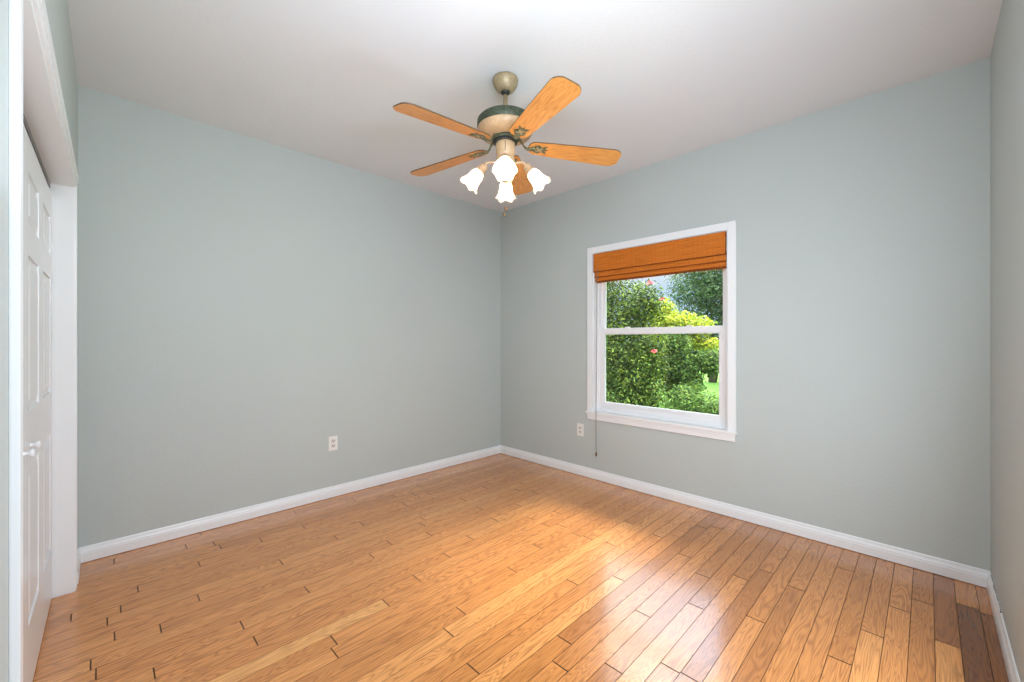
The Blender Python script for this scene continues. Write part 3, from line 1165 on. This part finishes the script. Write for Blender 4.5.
M_BARK = mat_speckle('bark', (0.06, 0.045, 0.03), (0.14, 0.11, 0.08), 12, 0.9)
M_LDARK = mat_leaf('dark_green_leaf', (0.008, 0.018, 0.004), (0.062, 0.100, 0.012), (0.30, 0.35, 0.05))
M_LMID = mat_leaf('mid_green_leaf', (0.015, 0.04, 0.008), (0.075, 0.14, 0.02), (0.27, 0.36, 0.06))
M_LYEL = mat_leaf('yellow_green_leaf', (0.11, 0.20, 0.015), (0.34, 0.38, 0.03), (0.72, 0.64, 0.05))
M_LFAR = mat_leaf('far_green_leaf', (0.015, 0.035, 0.012), (0.06, 0.105, 0.035), (0.20, 0.28, 0.10))
M_RED = Mat('red_petal', (0.60, 0.035, 0.03), 0.5).m


def leaves(name, centres, n, size, mat, parent, seed, narrow=0.45):
    """Leaf cloud: pointed folded leaves scattered near the surface of several blobs. centres: (x, y, z, rx, ry, rz)."""
    g = np.random.default_rng(seed)
    cs = np.array(centres, dtype=float)
    vol = (cs[:, 3] * cs[:, 4] * cs[:, 5]) ** (2 / 3)
    idx = g.choice(len(cs), n, p=vol / vol.sum())
    d = g.normal(size=(n, 3))
    d /= np.linalg.norm(d, axis=1)[:, None]
    rad = (g.random(n) ** 0.45)
    lump = 1 + 0.16 * np.sin(d[:, 0] * 9 + idx) * np.sin(d[:, 2] * 8 + 2 * idx) + 0.1 * np.sin(d[:, 1] * 15)
    p = cs[idx, :3] + d * cs[idx, 3:] * (rad * lump)[:, None]
    keep = p[:, 2] > GZ + 0.02
    p, d, idx, rad = p[keep], d[keep], idx[keep], rad[keep]
    n = len(p)
    # leaf frame: tends to face outward and up
    nrm = d * 0.6 + np.array([0, 0, 0.75]) + g.normal(size=(n, 3)) * 0.55
    nrm /= np.linalg.norm(nrm, axis=1)[:, None]
    a = np.cross(nrm, g.normal(size=(n, 3)))
    a /= np.linalg.norm(a, axis=1)[:, None]
    c = np.cross(nrm, a)
    L = size * g.uniform(0.6, 1.25, n)[:, None]
    Wd = L * narrow
    fold = nrm * L * 0.10
    v = np.stack([p - a * L * .5, p + c * Wd * .5 - a * L * .05 + fold, p + a * L * .5 - fold * .6, p - c * Wd * .5 - a * L * .05 + fold], 1)
    # two triangles folded on the midrib
    verts = v.reshape(-1, 3)
    base = np.arange(n) * 4
    faces = np.stack([base, base + 1, base + 2, base, base + 2, base + 3], 1).reshape(-1, 3)
    me = bpy.data.meshes.new(name)
    me.vertices.add(len(verts))
    me.vertices.foreach_set('co', verts.ravel())
    me.loops.add(len(faces) * 3)
    me.loops.foreach_set('vertex_index', faces.ravel().astype(np.int32))
    me.polygons.add(len(faces))
    me.polygons.foreach_set('loop_start', (np.arange(len(faces)) * 3).astype(np.int32))
    me.update(calc_edges=True)
    at = me.attributes.new('leafv', 'FLOAT', 'POINT')
    val = np.clip(g.normal(0.48, 0.24, n), 0, 1)
    at.data.foreach_set('value', np.repeat(val, 4).astype(np.float32))
    me.materials.append(mat)
    o = bpy.data.objects.new(name, me)
    COL.objects.link(o)
    o.parent = parent
    return o


def plant(name, loc, label, cat, blobs, n, size, mat, seed, trunk_h, nstem=3, group=None, narrow=0.45, flowers=()):
    t = empty(name, (loc[0], loc[1], GZ))
    props(t, label, cat, group)
    g = random.Random(seed)
    rel = [(x, y, z - GZ, rx, ry, rz) for x, y, z, rx, ry, rz in blobs]
    leaves_o = leaves_local(rel, n, size, mat, t, seed, narrow)
    bm = bmesh.new()
    for k in range(nstem):
        bx_, by_ = g.uniform(-.08, .08), g.uniform(-.08, .08)
        tgt = rel[k % len(rel)]
        pts = []
        for i in range(6):
            f = i / 5
            pts.append((bx_ + (tgt[0] - bx_) * f ** 1.4 + g.uniform(-.03, .03), by_ + (tgt[1] - by_) * f ** 1.4 + g.uniform(-.03, .03), (tgt[2] + .2 * tgt[5]) * f))
        tube(bm, pts, [trunk_h * (1 - .13 * i) for i in range(6)], 7)
    obj('trunk' if cat == 'tree' else 'stem', bm, M_BARK, t)
    for (fx, fy, fz, s) in flowers:
        bm = bmesh.new()
        for q in range(9):
            az, el = g.uniform(0, 2 * PI), g.uniform(-.2, 1.2)
            dv = Vector((math.cos(az) * math.cos(el), math.sin(az) * math.cos(el), math.sin(el)))
            sd_ = dv.orthogonal().normalized() * s * .38
            A = [Vector((0, 0, 0)), dv * s * .6 + sd_, dv * s, dv * s * .6 - sd_]
            vs = [bm.verts.new(Vector((fx, fy, fz - GZ)) + p_) for p_ in A]
            bm.faces.new(vs)
        obj('flower', bm, M_RED, t)
    return t


def leaves_local(rel, n, size, mat, parent, seed, narrow):
    global GZ
    keepz = GZ
    GZ = 0.0
    o = leaves('foliage', rel, n, size, mat, parent, seed, narrow)
    GZ = keepz
    return o


# big dark shrub filling the left and middle of the window
plant('flowering_bush', (8.1, 5.35), 'big dark green bush with red flowers filling left of the window view', 'bush',
      [(0, 0.0, 1.3, 1.1, 1.2, 1.45), (-0.3, -0.95, 0.75, 0.85, 0.75, 1.0), (0.2, -0.75, 1.9, 0.6, 0.65, 0.75), (0, 0.9, 1.5, 1, 1.1, 1.5), (-0.5, 0.1, 0.5, 0.9, 1.2, 0.8),
       (0.1, 0.3, 2.6, 0.8, 0.9, 0.6), (-0.3, -1.3, 0.25, 0.6, 0.45, 0.55), (-0.3, -1.35, 2.05, 0.40, 0.40, 0.42), (-0.4, -1.45, 1.05, 0.45, 0.40, 0.55)],
      42000, 0.085, M_LDARK, 3, 0.035, 6,
      flowers=[(-0.72, -1.66, 2.36, 0.08), (-0.85, -1.80, 1.08, 0.07), (-0.75, -1.30, 2.50, 0.05), (-0.9, -0.75, 1.60, 0.05), (-0.66, -1.85, 2.05, 0.05)])
plant('croton_bush', (10.6, 4.75), 'bright yellow-green bush right of the red-flowered bush', 'bush',
      [(0, 0.25, 1.65, 0.55, 0.50, 0.50), (-0.1, -0.30, 1.75, 0.50, 0.50, 0.28), (0.1, 0.25, 2.00, 0.40, 0.35, 0.42), (0, -0.75, 1.65, 0.4, 0.35, 0.25), (0, -0.45, 1.30, 0.4, 0.5, 0.28), (0.1, -0.95, 1.15, 0.3, 0.3, 0.22)],
      7000, 0.10, M_LYEL, 5, 0.02, 5, narrow=0.55)
plant('broadleaf_bush', (9.7, 4.15), 'mid-green leafy bush below the yellow-green bush', 'bush',
      [(0, 0.1, 0.75, 0.38, 0.45, 0.85), (0, -0.15, 0.4, 0.38, 0.45, 0.5), (0.25, -0.62, 0.78, 0.32, 0.34, 0.30)], 14000, 0.075, M_LMID, 15, 0.02, 5, narrow=0.5)
plant('shrub', (7.6, 2.75), 'low mid-green shrub on the grass at lower right of the window view', 'bush',
      [(0, 0.0, 0.08, 0.42, 0.45, 0.30), (0.15, 0.42, 0.14, 0.40, 0.40, 0.36), (0, -0.6, 0.05, 0.4, 0.5, 0.3)], 6000, 0.065, M_LMID, 8, 0.012, 4)
plant('garden_tree', (15.8, 5.55), 'tall green tree behind the yellow-green bush, reaching the shade', 'tree',
      [(0, 0, 3.3, 1.5, 1.4, 1.4), (0.3, -1.4, 2.4, 1.2, 1.2, 1.5), (0, -0.8, 1.4, 1.1, 1.0, 1.3)], 22000, 0.13, M_LFAR, 9, 0.10, 3)
plant('garden_tree', (19.0, 14.0), 'distant tree behind the big dark bush at left', 'tree',
      [(0, 0, 3.2, 2.2, 2.4, 1.9), (0, 2.6, 2.6, 2.0, 2.2, 2.2), (0, -1.2, 1.6, 1.8, 1.4, 1.8)], 14000, 0.2, M_LFAR, 10, 0.16, 3)
# hedge along the far edge of the lawn
hd = empty('hedge', (26, 9, GZ))
props(hd, 'clipped hedge along the far edge of the lawn behind the bushes', 'hedge')
leaves_local([(0, y, 0.75, 0.6, 1.2, 0.95) for y in range(-14, 18, 1)], 16000, 0.26, M_LFAR, hd, 21, 0.5)
